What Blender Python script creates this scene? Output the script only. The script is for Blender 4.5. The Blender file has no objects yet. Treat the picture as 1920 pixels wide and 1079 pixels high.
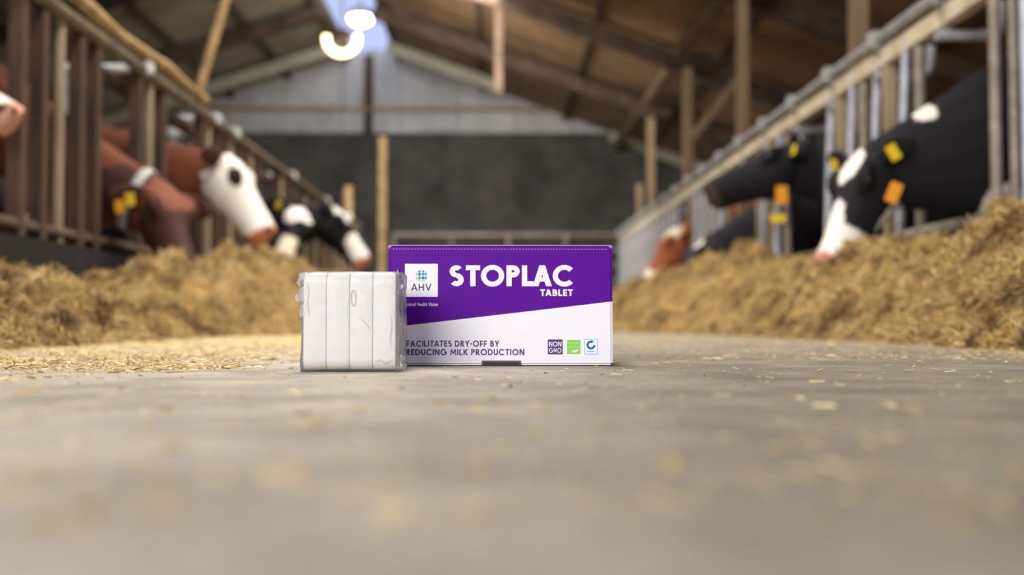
import bpy, bmesh, math, random
import numpy as np
from mathutils import Vector, Matrix, noise, Euler
random.seed(7); rng = np.random.default_rng(7)
S = bpy.context.scene
COL = S.collection
R = math.radians
FPX, CAMH = 2000.0, 0.0564
PITCH, YAW = math.atan(68.5/2000), math.atan(30/2000)

# ------------------------------------------------------------------ camera
cd = bpy.data.cameras.new('camera'); cam = bpy.data.objects.new('camera', cd); COL.objects.link(cam)
cam.location = (0, 0, CAMH)
cam.rotation_euler = (math.pi/2 + PITCH, 0, -YAW)
cd.sensor_width = 36; cd.lens = 36*FPX/1920
cd.clip_start = 0.02; cd.clip_end = 200
cd.dof.use_dof = True; cd.dof.focus_distance = 1.36; cd.dof.aperture_fstop = 2.7
S.camera = cam
# ------------------------------------------------------------------ world, lights, exposure
w = bpy.data.worlds.new('sky'); S.world = w; w.use_nodes = True
bgn = w.node_tree.nodes['Background']; bgn.inputs[0].default_value = (0.55, 0.64, 1.0, 1); bgn.inputs[1].default_value = 1.0
def area(name, loc, target, sx, sy, power, col, spread=180):
    ld = bpy.data.lights.new(name, 'AREA'); ld.shape = 'RECTANGLE'; ld.size = sx; ld.size_y = sy
    ld.energy = power; ld.color = col; ld.spread = math.radians(spread)
    o = bpy.data.objects.new(name, ld); COL.objects.link(o); o.location = loc
    o.rotation_euler = (Vector(target)-Vector(loc)).to_track_quat('-Z', 'Y').to_euler()
    return o
# daylight falling in through the open gate end behind the camera
area('gate_daylight', (-3.0, -6.5, 3.0), (0.9, 4.0, 0.4), 4.0, 3.0, 840, (1.0, 0.95, 0.87))
# added area lamps below the roof without fixtures, top light for alley and gable
area('overhead_fill', (-0.4, 7.4, 4.2), (-0.4, 7.8, 0.0), 1.0, 11.2, 400, (1.0, 0.96, 0.9), 115)
area('overhead_fill_far', (-0.6, 14.0, 4.2), (0.0, 18.0, 2.0), 1.2, 6.0, 400, (1.0, 0.96, 0.9))  # added lamp aimed down the alley to brighten the gable end
vs = S.view_settings
vs.view_transform = 'Standard'; vs.look = 'None'; vs.exposure = 0.0; vs.gamma = 1; vs.use_curve_mapping = False

RM = Euler((math.pi/2 + PITCH, 0, -YAW)).to_matrix()
def at(px, py, Y):
    """world point seen at photo pixel (px,py) that stands Y metres down the alley"""
    d = RM @ Vector(((px-960)/FPX, (539.5-py)/FPX, -1))
    return Vector((d.x/d.y*Y, Y, CAMH + d.z/d.y*Y))

# ------------------------------------------------------------------ helpers
def tag(o, label=None, cat=None, group=None, kind=None):
    if label: o['label'] = label
    if cat: o['category'] = cat
    if group: o['group'] = group
    if kind: o['kind'] = kind
    return o
def empty(name, loc=(0, 0, 0), rz=0):
    o = bpy.data.objects.new(name, None); COL.objects.link(o); o.location = loc; o.rotation_euler.z = rz
    o.empty_display_size = 0.05
    return o
def link(name, me, parent=None, loc=None, rot=None):
    o = bpy.data.objects.new(name, me); COL.objects.link(o)
    if parent is not None: o.parent = parent
    if loc is not None: o.location = loc
    if rot is not None: o.rotation_euler = rot
    return o
class MB:
    def __init__(s): s.v = []; s.f = []; s.sm = []
    def add(s, vs, fs, smooth=False):
        n = len(s.v); s.v += [tuple(p) for p in vs]
        for f in fs: s.f.append([i+n for i in f]); s.sm.append(smooth)
        return s
    def box(s, a, b, bev=0):
        (x0, y0, z0), (x1, y1, z1) = a, b
        if bev <= 0:
            v = [(x, y, z) for z in (z0, z1) for y in (y0, y1) for x in (x0, x1)]
            return s.add(v, [(0, 2, 3, 1), (4, 5, 7, 6), (0, 1, 5, 4), (2, 6, 7, 3), (0, 4, 6, 2), (1, 3, 7, 5)])
        bm = bmesh.new(); bmesh.ops.create_cube(bm, size=1)
        for q in bm.verts: q.co = Vector(((x0+x1)/2+q.co.x*(x1-x0), (y0+y1)/2+q.co.y*(y1-y0), (z0+z1)/2+q.co.z*(z1-z0)))
        bmesh.ops.bevel(bm, geom=bm.edges[:], offset=bev, segments=2, affect='EDGES')
        bm.verts.index_update()
        s.add([q.co for q in bm.verts], [[q.index for q in f.verts] for f in bm.faces]); bm.free(); return s
    def bar(s, a, b, wx, wy, up=(0, 0, 1)):
        """box beam from a to b with cross-section wx by wy"""
        a, b = Vector(a), Vector(b); d = (b-a).normalized(); u = Vector(up)
        if abs(d.dot(u)) > .98: u = Vector((0, 1, 0))
        sx = d.cross(u).normalized(); sy = sx.cross(d)
        v = [p+sx*i*wx/2+sy*j*wy/2 for p in (a, b) for (i, j) in ((-1, -1), (1, -1), (1, 1), (-1, 1))]
        return s.add(v, [(0, 3, 2, 1), (4, 5, 6, 7)]+[(i, (i+1) % 4, 4+(i+1) % 4, 4+i) for i in range(4)])
    def tube(s, pts, r, n=10, cap=True, wob=0):
        pts = [Vector(p) for p in pts]; rr = r if isinstance(r, (list, tuple)) else [r]*len(pts)
        rings = []; up = None
        for i, p in enumerate(pts):
            d = (pts[min(i+1, len(pts)-1)]-pts[max(i-1, 0)]).normalized()
            if up is None: up = Vector((0, 0, 1)) if abs(d.z) < .9 else Vector((0, 1, 0))
            sx = d.cross(up).normalized(); up = sx.cross(d).normalized()
            rings.append([p+(sx*math.cos(2*math.pi*k/n)+up*math.sin(2*math.pi*k/n))*rr[i]*(1+wob*random.uniform(-1, 1)) for k in range(n)])
        base = len(s.v); v = [q for rg in rings for q in rg]
        f = [(i*n+k, i*n+(k+1) % n, (i+1)*n+(k+1) % n, (i+1)*n+k) for i in range(len(pts)-1) for k in range(n)]
        s.add(v, f, True)
        if cap: s.add(rings[0], [list(range(n))[::-1]]); s.add(rings[-1], [list(range(n))])
        return s
    def mesh(s, name, mats):
        me = bpy.data.meshes.new(name); me.from_pydata(s.v, [], s.f)
        me.polygons.foreach_set('use_smooth', s.sm)
        for m in (mats if isinstance(mats, (list, tuple)) else [mats]): me.materials.append(m)
        me.update(); return me
    def build(s, name, m, parent=None, loc=None): return link(name, s.mesh(name, m), parent, loc)

# ------------------------------------------------------------------ materials
def srgb(r, g, b):
    f = lambda c: (c/255/12.92) if c/255 <= .04045 else ((c/255+.055)/1.055)**2.4
    return (f(r), f(g), f(b), 1)
def mat(name, c1, c2=None, scale=8, rough=.7, metal=0, bump=0, bscale=None, detail=5, spec=.5, stretch=(1, 1, 1)):
    m = bpy.data.materials.new(name); m.use_nodes = True; nt = m.node_tree; b = nt.nodes['Principled BSDF']
    b.inputs['Roughness'].default_value = rough; b.inputs['Metallic'].default_value = metal
    b.inputs['Specular IOR Level'].default_value = spec
    b.inputs['Base Color'].default_value = c1
    tc = nt.nodes.new('ShaderNodeTexCoord'); mp = nt.nodes.new('ShaderNodeMapping'); mp.inputs['Scale'].default_value = stretch
    nt.links.new(tc.outputs['Object'], mp.inputs['Vector'])
    if c2 is not None:
        n = nt.nodes.new('ShaderNodeTexNoise'); n.inputs['Scale'].default_value = scale; n.inputs['Detail'].default_value = detail
        n.inputs['Roughness'].default_value = .65
        nt.links.new(mp.outputs[0], n.inputs['Vector'])
        r = nt.nodes.new('ShaderNodeValToRGB'); r.color_ramp.elements[0].position = .33; r.color_ramp.elements[1].position = .67
        r.color_ramp.elements[0].color = c1; r.color_ramp.elements[1].color = c2
        nt.links.new(n.outputs['Fac'], r.inputs[0]); nt.links.new(r.outputs[0], b.inputs['Base Color'])
    if bump:
        n2 = nt.nodes.new('ShaderNodeTexNoise'); n2.inputs['Scale'].default_value = bscale or scale*3; n2.inputs['Detail'].default_value = 6
        nt.links.new(mp.outputs[0], n2.inputs['Vector'])
        bp = nt.nodes.new('ShaderNodeBump'); bp.inputs['Strength'].default_value = bump; bp.inputs['Distance'].default_value = .01
        nt.links.new(n2.outputs['Fac'], bp.inputs['Height']); nt.links.new(bp.outputs[0], b.inputs['Normal'])
    return m
def emis(name, c, st):
    m = bpy.data.materials.new(name); m.use_nodes = True; b = m.node_tree.nodes['Principled BSDF']
    b.inputs['Base Color'].default_value = (.8, .8, .8, 1); b.inputs['Emission Color'].default_value = c; b.inputs['Emission Strength'].default_value = st
    return m
def island(name, cols, rough=.75, hollow_shade=True):
    """each loose blade takes its own colour out of the ramp"""
    m = bpy.data.materials.new(name); m.use_nodes = True; nt = m.node_tree; b = nt.nodes['Principled BSDF']
    g = nt.nodes.new('ShaderNodeNewGeometry'); r = nt.nodes.new('ShaderNodeValToRGB'); el = r.color_ramp.elements
    while len(el) < len(cols): el.new(.5)
    for i, c in enumerate(cols): el[i].position = i/(len(cols)-1); el[i].color = c
    nt.links.new(g.outputs['Random Per Island'], r.inputs[0])
    if not hollow_shade: nt.links.new(r.outputs[0], b.inputs['Base Color']); b.inputs['Roughness'].default_value = rough; return m
    # dark blotches in the colour stand in for shaded hollows of the heap
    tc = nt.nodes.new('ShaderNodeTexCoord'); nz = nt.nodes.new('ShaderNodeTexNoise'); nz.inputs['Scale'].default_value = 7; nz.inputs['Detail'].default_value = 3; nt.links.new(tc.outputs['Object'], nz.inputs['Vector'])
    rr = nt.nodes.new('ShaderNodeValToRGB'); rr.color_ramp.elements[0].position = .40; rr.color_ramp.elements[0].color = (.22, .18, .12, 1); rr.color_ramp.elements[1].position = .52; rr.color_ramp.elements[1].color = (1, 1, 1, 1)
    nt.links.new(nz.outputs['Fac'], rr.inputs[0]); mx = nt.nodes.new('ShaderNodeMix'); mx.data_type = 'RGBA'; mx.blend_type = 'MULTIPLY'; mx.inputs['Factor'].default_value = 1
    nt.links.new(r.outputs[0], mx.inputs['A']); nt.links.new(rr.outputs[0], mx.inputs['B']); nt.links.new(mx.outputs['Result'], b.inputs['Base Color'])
    b.inputs['Roughness'].default_value = rough; b.inputs['Specular IOR Level'].default_value = .3
    return m
M = {}
M['galv'] = mat('galvanised_steel', srgb(140, 141, 140), srgb(182, 183, 182), 14, .45, .2)
M['galv_dirty'] = mat('dusty_steel', srgb(112, 104, 92), srgb(160, 150, 134), 9, .6, .3, .15)
M['brown_pipe'] = mat('brown_dusty_pipe', srgb(84, 72, 56), srgb(128, 112, 88), 9, .65, 0, .15)
M['silver'] = mat('bright_bar', srgb(168, 174, 188), srgb(206, 210, 220), 10, .4, .15)
M['post'] = mat('dusty_upright', srgb(128, 110, 86), srgb(176, 158, 130), 6, .8, 0, .2, stretch=(1, 1, .25))
M['rust'] = mat('rusty_upright', srgb(54, 38, 27), srgb(106, 78, 54), 7, .85, 0, .2, stretch=(1, 1, .2))
M['rail_beige'] = mat('beige_rail', srgb(176, 160, 132), srgb(218, 204, 176), 7, .8, 0, .15)
M['wood_pole'] = mat('dry_wood_pole', srgb(136, 110, 72), srgb(196, 166, 114), 10, .85, 0, .3)
M['timber'] = mat('timber_column', srgb(142, 118, 90), srgb(184, 158, 124), 5, .85, 0, .25, stretch=(1, 1, .15))
M['timber_mid'] = mat('brown_timber', srgb(96, 78, 60), srgb(132, 108, 82), 4, .9, 0, .2)
M['timber_dark'] = mat('dark_timber', srgb(64, 50, 40), srgb(98, 78, 60), 4, .9, 0, .2)
M['pale_trim_lit_rafter'] = mat('pale_trim_lit_rafter', srgb(158, 156, 134), srgb(186, 184, 160), 3, .8)  # pale verge trim; on the end rafters, strips of daylight put into colour
M['roof'] = mat('brown_roof_sheet', srgb(118, 92, 66), srgb(160, 128, 96), 1.4, .9, 0, .2, 12)
M['roof_left'] = mat('lit_roof_sheet', srgb(134, 126, 104), srgb(170, 160, 136), 1.4, .9, 0, .2, 12)  # left slope paler: light from the ridge is put into its colour
M['panel'] = mat('pale_gable_sheet', srgb(172, 173, 176), srgb(212, 212, 212), 1.2, .85, 0, .1)
M['blockwork'] = mat('dark_wall', srgb(62, 60, 58), srgb(98, 94, 88), 1.6, .92, 0, .3, 6, detail=8)
M['sidewall'] = mat('side_wall', srgb(60, 52, 44), srgb(88, 76, 62), 1.2, .95)
M['tarred'] = mat('tarred_board', srgb(22, 18, 16), srgb(40, 32, 26), 5, .9, 0, .3)
M['kerb'] = mat('kerb_concrete', srgb(72, 64, 54), srgb(104, 94, 80), 5, .9, 0, .3)

def floor_mat():
    m = bpy.data.materials.new('worn_concrete'); m.use_nodes = True; nt = m.node_tree; L = nt.links; b = nt.nodes['Principled BSDF']
    tc = nt.nodes.new('ShaderNodeTexCoord')
    def nz(sc, det, rough=.6):
        n = nt.nodes.new('ShaderNodeTexNoise'); n.inputs['Scale'].default_value = sc; n.inputs['Detail'].default_value = det; n.inputs['Roughness'].default_value = rough
        L.new(tc.outputs['Object'], n.inputs['Vector']); return n
    def ramp(src, p0, c0, p1, c1):
        r = nt.nodes.new('ShaderNodeValToRGB'); e = r.color_ramp.elements; e[0].position = p0; e[0].color = c0; e[1].position = p1; e[1].color = c1
        L.new(src, r.inputs[0]); return r
    def mix(f, a, c, mode='MIX'):
        x = nt.nodes.new('ShaderNodeMix'); x.data_type = 'RGBA'; x.blend_type = mode
        if isinstance(f, (int, float)): x.inputs['Factor'].default_value = f
        else: L.new(f, x.inputs['Factor'])
        for s_, q in ((x.inputs['A'], a), (x.inputs['B'], c)):
            if hasattr(q, 'links'): L.new(q, s_)
            else: s_.default_value = q
        return x.outputs['Result']
    # trodden dust lies pale on one half of the alley, the other half is bare grey concrete
    sx = nt.nodes.new('ShaderNodeSeparateXYZ'); L.new(tc.outputs['Object'], sx.inputs[0])
    big = nz(3.2, 4); a1 = nt.nodes.new('ShaderNodeMath'); a1.operation = 'MULTIPLY_ADD'; a1.inputs[1].default_value = .5; a1.inputs[2].default_value = -.25; L.new(big.outputs['Fac'], a1.inputs[0])
    a2 = nt.nodes.new('ShaderNodeMath'); a2.operation = 'ADD'; L.new(sx.outputs['X'], a2.inputs[0]); L.new(a1.outputs[0], a2.inputs[1])
    mr = nt.nodes.new('ShaderNodeMapRange'); mr.inputs['From Min'].default_value = -.14; mr.inputs['From Max'].default_value = .2; L.new(a2.outputs[0], mr.inputs['Value'])
    base = mix(mr.outputs[0], srgb(212, 201, 182), srgb(160, 149, 130))
    st = ramp(nz(13, 6, .68).outputs['Fac'], .36, (.42, .40, .38, 1), .56, (1, 1, 1, 1))
    c = mix(.5, base, st.outputs[0], 'MULTIPLY')
    st2 = ramp(nz(140, 4, .7).outputs['Fac'], .36, (.62, .6, .56, 1), .52, (1, 1, 1, 1))
    c = mix(.6, c, st2.outputs[0], 'MULTIPLY')
    st3 = ramp(nz(5.5, 4, .6).outputs['Fac'], .40, (.5, .47, .44, 1), .58, (1, 1, 1, 1))
    c = mix(.5, c, st3.outputs[0], 'MULTIPLY')
    sp = ramp(nz(90, 3, .8).outputs['Fac'], .66, (0, 0, 0, 1), .72, (1, 1, 1, 1))
    c = mix(sp.outputs[0], c, srgb(200, 180, 130))
    L.new(c, b.inputs['Base Color'])
    b.inputs['Roughness'].default_value = .62; b.inputs['Specular IOR Level'].default_value = .4
    bp = nt.nodes.new('ShaderNodeBump'); bp.inputs['Strength'].default_value = .5; bp.inputs['Distance'].default_value = .003
    L.new(nz(70, 8, .7).outputs['Fac'], bp.inputs['Height']); L.new(bp.outputs[0], b.inputs['Normal'])
    return m
M['floor'] = floor_mat()

# ------------------------------------------------------------------ the barn shell
RX, RZ, SLR, SLL = -2.42, 5.52, .355, .33       # ridge place and roof pitches
YW, YF = 21.0, -3.0
XR, XL = 6.4, -7.6
def roof_z(x): return RZ - (x-RX)*SLR if x > RX else RZ - (RX-x)*SLL
fl = MB(); fl.add([(XL, YF-6, 0), (XR, YF-6, 0), (XR, YW+.3, 0), (XL, YW+.3, 0)], [(0, 1, 2, 3)])
tag(fl.build('floor', M['floor']), kind='structure')

wb = MB(); ztop = 3.83
xs = [XL, RX, XR]
def gable(x0, x1, z0, y, t):
    """wall slab between z0 and the roof line"""
    pts = [(x0, z0), (x1, z0)] + ([(x1, min(roof_z(x1), 99))] if roof_z(x1) > z0 else []) + ([(RX, RZ)] if x0 < RX < x1 else []) + ([(x0, roof_z(x0))] if roof_z(x0) > z0 else [])
    n = len(pts); v = [(x, y, z) for x, z in pts]+[(x, y+t, z) for x, z in pts]
    return MB().add(v, [list(range(n)), list(range(n, 2*n))[::-1]]+[(i, n+i, n+(i+1) % n, (i+1) % n) for i in range(n)])
back = gable(XL, XR, 0, YW+.06, .2).build('wall_back', M['blockwork']); tag(back, kind='structure')
# masonry below: proud of the gable sheets
mz = MB(); e = [(XL, 0), (XR, 0), (XR, roof_z(XR)), (RX+(RZ-ztop)/SLR, ztop), (XL, ztop)]
n = len(e); mz.add([(x, YW-.06, z) for x, z in e]+[(x, YW+.06, z) for x, z in e], [list(range(n)), list(range(n, 2*n))[::-1]]+[(i, n+i, n+(i+1) % n, (i+1) % n) for i in range(n)])
mz.build('masonry', M['blockwork'], back)
x = XL
while x < RX+(RZ-ztop)/SLR:      # pale sheets of the gable, one by one
    x1 = min(x+1.14, RX+(RZ-ztop)/SLR-.02)
    if x1-x > .1:
        gable(x+.008, x1-.008, ztop, YW+random.uniform(-.02, .0), .04).build('gable_sheet', M['panel'], back)
    x += 1.14
rt = MB(); rt.bar((RX+(RZ-ztop)/SLR-.1, YW-.1, ztop-.04), (XR, YW-.1, roof_z(XR)-.1), .08, .22); rt.build('verge_board', M['pale_trim_lit_rafter'], back)
MB().bar((at(692, 100, YW-.12).x, YW-.12, 3.8), (at(692, 100, YW-.12).x, YW-.12, 5.35), .16, .12).build('gable_stud', M['timber_dark'], back)
MB().tube([(XL, YW-.16, 4.28), (2.1, YW-.16, 4.28)], .035, 8).build('conduit', M['wood_pole'], back)

for side, xe, sl, nm in ((1, XR, SLR, 'right'), (-1, XL, SLL, 'left')):
    roof = empty('ceiling_'+nm, (0, 0, 0)); roof['kind'] = 'structure'
    gap = .42
    xa = RX+side*gap
    y = YF
    k = 0
    while y < YW:
        y1 = min(y+1.2, YW+.05); h = .012*(k % 2); t = .03
        # sheets run unbroken from the ridge slot to the eave
        segs = [(xa, xe+side*.3)]
        for (a, c) in segs:
            p = [(a, y+.004), (c, y+.004), (c, y1-.004), (a, y1-.004)]
            v = [(px, py, roof_z(px)+h) for px, py in p]+[(px, py, roof_z(px)+h+t) for px, py in p]
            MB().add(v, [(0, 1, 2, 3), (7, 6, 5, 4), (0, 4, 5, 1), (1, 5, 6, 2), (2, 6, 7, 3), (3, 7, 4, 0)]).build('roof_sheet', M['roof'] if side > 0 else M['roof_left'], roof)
        y = y1; k += 1
    L = abs(xe-xa); npur = 5 if side > 0 else 4
    for i in range(npur+1):
        px = xa+side*(.1+(L-.3)*i/npur)
        MB().bar((px, YF, roof_z(px)-.07), (px, YW-.1, roof_z(px)-.07), .07, .12).build('purlin', M['timber_dark'], roof)
    for i, ry in enumerate((-1.5, 1.65, 4.8, 7.95, 11.05, 14.15, 17.2)):
        MB().bar((xa, ry, roof_z(xa)-.24), (xe, ry, roof_z(xe)-.24), .12, .22).build('rafter', M['timber_dark'], roof)
    MB().bar((RX+side*.42, 19.4, roof_z(RX+side*.42)-.24), (xe if side < 0 else .05, 19.4, roof_z(xe if side < 0 else .05)-.24), .12, .2).build('rafter', M['pale_trim_lit_rafter'], roof)  # paler than the other rafters: diffuse daylight strips painted in
# light translucent cowl above the ridge slot
# side walls
for nm, xw in (('right', XR), ('left', XL)):
    tag(MB().box((xw-(0 if nm == 'right' else .15), YF, 0), (xw+(.15 if nm == 'right' else 0), YW, roof_z(xw)+.02)).build('wall_'+nm, M['sidewall']), kind='structure')

tag(MB().box((XL, 3.1, 0), (-2.2, 3.25, 3.7)).build('wall_shade_block', M['sidewall']), kind='structure')  # added unseen wall, keeps the gate light off the left cows
# columns on the right with the long plate they carry
PX = 2.42
col_y = []
for px in (1220, 1290, 1393, 1612):
    y = 10.0
    for _ in range(30): y = y*(PX/at(px, 300, y).x)
    col_y.append(y)
labs = ['slim timber column rising behind the tubular gate near the dark end wall', 'timber column with a slanting knee brace at its head', 'straight timber column behind the black cow that lifts its nose to the rail', 'timber column behind the grey rail above the black cow with the white blaze']
for y, lb in zip(col_y, labs):
    o = empty('timber_column', (PX, y, 0)); tag(o, lb, 'column', 'timber columns behind the black cows')
    zt = roof_z(PX)-.34
    m_ = MB(); m_.bar((0, 0, 0), (0, 0, zt), .105, .105); m_.build('shaft', M['timber'], o)
    MB().bar((-.3, 0, zt-.09), (.3, 0, zt-.09), .15, .16).build('head_block', M['timber_dark'], o)
    if 'knee' in lb:
        MB().bar((.05, -.02, zt-1.05), (.75, -.02, zt-.15), .09, .1).build('knee_brace', M['timber'], o)
b_ = MB().bar((PX-.05, YF, roof_z(PX)-.26), (PX-.05, YW-.12, roof_z(PX)-.26), .12, .16).build('wall_plate_beam', M['timber_mid'])
tag(b_, 'long timber beam running lengthwise above the row of columns', 'beam')
# strut hanging from the roof
p = at(935, 175, 14.15)
tag(MB().bar((p.x, 14.15, p.z), (p.x, 14.15, roof_z(p.x)-.13), .1, .1).build('hanging_strut', M['timber_dark']), 'dark timber strut hanging down from the roof before the pale gable', 'strut')

# ------------------------------------------------------------------ ridge lamps
lamp = empty('high_bay_lamp', at(676, 36, 17.6)); tag(lamp, 'blazing white floodlight hung under the ridge slot', 'lamp')
lm = MB(); n = 20
prof = [(0, .02), (.17, .02), (.22, .06), (.2, .12), (.1, .2), (.05, .24), (0, .24)]
def lathe(pf, n=20):
    v = []; f = []
    for r_, z_ in pf: v += [(r_*math.cos(2*math.pi*k/n), r_*math.sin(2*math.pi*k/n), z_) for k in range(n)]
    for i in range(len(pf)-1): f += [(i*n+k, i*n+(k+1) % n, (i+1)*n+(k+1) % n, (i+1)*n+k) for k in range(n)]
    return MB().add(v, f, True)
lathe(prof).build('housing', M['galv'], lamp)
lathe([(0, -.11), (.09, -.1), (.17, -.05), (.2, 0), (.2, .03), (0, .03)]).build('glowing_lens', emis('lens_glow', (.86, .9, 1, 1), 14), lamp)
MB().tube([(0, 0, .24), (0, 0, max(.3, roof_z(lamp.location.x)-lamp.location.z-.02))], .015, 6).build('hanger', M['timber_dark'], lamp)
tl = empty('ring_lamp', at(641, 72, 16.4)); tag(tl, 'warm half-ring tube lamp glowing beside the white floodlight', 'lamp')
MB().tube([(.24*math.cos(a), 0, .24*math.sin(a)) for a in [R(170+200*k/16) for k in range(17)]], .055, 10).build('glowing_tube', emis('tube_glow', (1, .82, .42, 1), 5), tl)
lathe([(0, -.05), (.09, -.05), (.12, .0), (.12, .12), (.0, .12)]).build('ballast_housing', M['timber_dark'], tl)
MB().bar((-.24, 0, .05), (.24, 0, .05), .05, .03).build('cross_arm', M['timber_dark'], tl)
MB().tube([(0, 0, .12), (0, 0, max(.2, roof_z(tl.location.x)-tl.location.z-.02))], .012, 6).build('hanger', M['timber_dark'], tl)

# ------------------------------------------------------------------ far gate and its posts
g = empty('tubular_gate', (0, 17.0, 0)); tag(g, 'grey tubular gate closing the alley before the dark end wall', 'gate')
gx0, gx1 = at(738, 440, 17).x, at(1168, 440, 17).x
for z in (.25, .5, .75, 1.0, 1.24, 1.48): MB().tube([(gx0, 0, z), (gx1, 0, z)], .03, 8).build('gate_rail', M['galv_dirty'], g)
for i in range(5):
    xx = gx0+(gx1-gx0)*i/4; MB().tube([(xx, 0, 0), (xx, 0, 1.5)], .028, 8).build('gate_upright', M['galv_dirty'], g)
pp = at(718, 258, 17)
tag(MB().bar((pp.x, 17, 0), (pp.x, 17, pp.z), .11, .11).build('gate_post', M['wood_pole']), 'tall yellowish timber post at the hinge side of the tubular gate', 'post')
pp = at(652, 350, 15.6)
tag(MB().tube([(pp.x, 15.6, 0), (pp.x, 15.6, pp.z)], .07, 10, wob=.06).build('short_post', M['wood_pole']), 'short round wooden post at the far end of the fence with the red cows', 'post')
pp = at(1200, 345, 17.2)
tag(MB().tube([(pp.x, 17.2, 0), (pp.x, 17.2, pp.z)], .06, 10, wob=.06).build('short_post', M['timber']), 'short round post standing next to the slim far column', 'post')

# ------------------------------------------------------------------ feed fences
for nm, x0, x1, kh in (('trim_1', 1.88, 2.1, .2), ('trim_2', -2.1, -1.88, .41)):
    tag(MB().box((x0, 1.2, 0), (x1, 16.6, kh), .02).build(nm, M['kerb' if kh < .3 else 'tarred']), kind='structure')
# right
FX = 1.96
fr = empty('feed_fence', (FX, 9, 0)); tag(fr, 'galvanised feed fence with beige uprights that black cows reach through', 'fence')
def fpart(name, mb, m, par, ox): 
    o = mb.build(name, m, par); o.location = (0, -9, 0); return o
def local(pts, ox): return [(p[0]-ox, p[1], p[2]) for p in pts]
fpart('top_rail', MB().tube(local([(1.92, 1.2, 1.485), (1.92, 16.8, 1.485)], FX), .029, 10), M['galv'], fr, FX)
y = 1.6
while y < 16.6:
    fpart('beige_rail', MB().bar((0, y+.02, 1.395), (0, min(y+1.46, 16.7), 1.395), .06, .085), M['rail_beige'], fr, FX); y += 1.48
fpart('bottom_rail', MB().tube([(0, 1.2, .47), (0, 16.7, .47)], .035, 10), M['galv_dirty'], fr, FX)
cow_gap_r = [(3.7, 4.66), (6.3, 6.85), (8.1, 8.7), (10.65, 11.3)]
cow_gap_l = [(3.75, 4.35), (5.25, 5.72), (6.35, 6.9), (8.7, 9.3), (10.3, 10.9)]
def ing(y, gaps, m=.02): return any(a-m < y < c+m for a, c in gaps)
up_me = MB().bar((0, 0, .2), (0, 0, 1.37), .055, .05).mesh('upright', M['post'])
up2_me = MB().tube([(0, 0, .2), (0, 0, 1.37)], .027, 8).mesh('upright_round', M['galv_dirty'])
lk_me = MB().tube([(0, -.05, 1.42), (0, -.02, 1.3), (0, .07, .5), (0, .08, .44)], .021, 8).mesh('locking_bar', M['silver'])
arm_me = MB().tube([(-.05, 0, 1.31), (.19, 0, 1.31), (.225, 0, 1.325), (.235, 0, 1.36), (.235, 0, 1.46)], .026, 8).mesh('bracket_arm', M['galv'])
cl_me = MB().box((-.085, -.04, 1.44), (.03, .04, 1.53), .012).mesh('rail_clamp', M['galv'])
y = 1.5; k = 0
while y < 16.6:
    if not ing(y, cow_gap_r): link('upright', up_me if k % 2 == 0 else up2_me, fr, (0, y-9, 0))
    if not ing(y+.15, cow_gap_r, .08) and not ing(y+.22, cow_gap_r, .05): link('locking_bar', lk_me, fr, (-.015, y+.15-9, 0))
    if k % 2 == 0:
        link('bracket_arm', arm_me, fr, (0, y+.06-9, 0)); link('rail_clamp', cl_me, fr, (0, y+.06-9, 0))
    y += .375; k += 1
# tall portal bars by the black cow
for xx, yy, rr in ((-.03, 4.07, .022), (.02, 4.02, .019)):
    fpart('tall_upright', MB().tube([(xx, yy, .2), (xx, yy, 2.1)], rr, 10), M['galv_dirty'], fr, FX)
fpart('tall_upright', MB().tube([(.0, 3.88, .2), (.0, 3.9, 2.1)], .02, 8), M['silver'], fr, FX)
# left
lf = empty('feed_fence', (-FX, 9, 0)); tag(lf, 'brown dusty feed fence with rusty uprights that red cows reach through', 'fence')
fpart('top_rail', MB().tube([(.02, 1.2, 1.45), (.02, 15.2, 1.45)], .034, 10), M['brown_pipe'], lf, -FX)
fpart('wooden_rail', MB().tube([(.04, 1.4+i*.4, 1.54+.012*math.sin(i*1.7)) for i in range(15)], [.032+.005*math.sin(i*2.3) for i in range(15)], 9, wob=.05), M['wood_pole'], lf, -FX)
fpart('back_rail', MB().bar((-.1, 1.2, 1.36), (-.1, 15.2, 1.36), .05, .07), M['timber_dark'], lf, -FX)
fpart('bottom_rail', MB().tube([(0, 1.2, .46), (0, 15.2, .46)], .03, 10), M['timber_dark'], lf, -FX)
upl_me = MB().bar((0, 0, .41), (0, 0, 1.44), .06, .055).mesh('upright_rust', M['rust'])
upl2_me = MB().tube([(0, 0, .41), (0, 0, 1.44)], .026, 8).mesh('upright_rust_round', M['post'])
y = 1.5; k = 0
while y < 15.1:
    if not ing(y, cow_gap_l): link('upright', (upl_me, upl2_me, upl_me)[k % 3], lf, (0, y-9, 0))
    y += .205; k += 1
M['zinc'] = mat('new_zinc', srgb(206, 206, 204), srgb(228, 228, 228), 12, .4, 0)
arml_me = MB().tube([(.06, 0, 1.46), (-.42, 0, 1.46)], .026, 8).mesh('bracket_arm_left', M['zinc'])
drop_me = MB().tube([(-.42, 0, 1.47), (-.42, 0, 1.2)], .03, 8).mesh('bracket_drop', M['galv'])
clmp_me = MB().box((.0, -.035, 1.425), (.075, .035, 1.5), .014).mesh('arm_clamp', M['zinc'])
peg_me = MB().tube([(0, 0, 1.22), (0, 0, 1.25), (0, 0, 1.31), (0, 0, 1.33)], [.012, .028, .028, .01], 8).mesh('peg', M['rail_beige'])
rod_me = MB().tube([(0, 0, 1.3), (0, 0, 1.45)], .008, 6).mesh('peg_rod', M['galv'])
for xx in (-.36, -.29, -.18, -.08): link('peg_rod', rod_me, lf, (xx, 7.85-9, 0)); link('peg', peg_me, lf, (xx, 7.85-9, 0))
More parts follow.
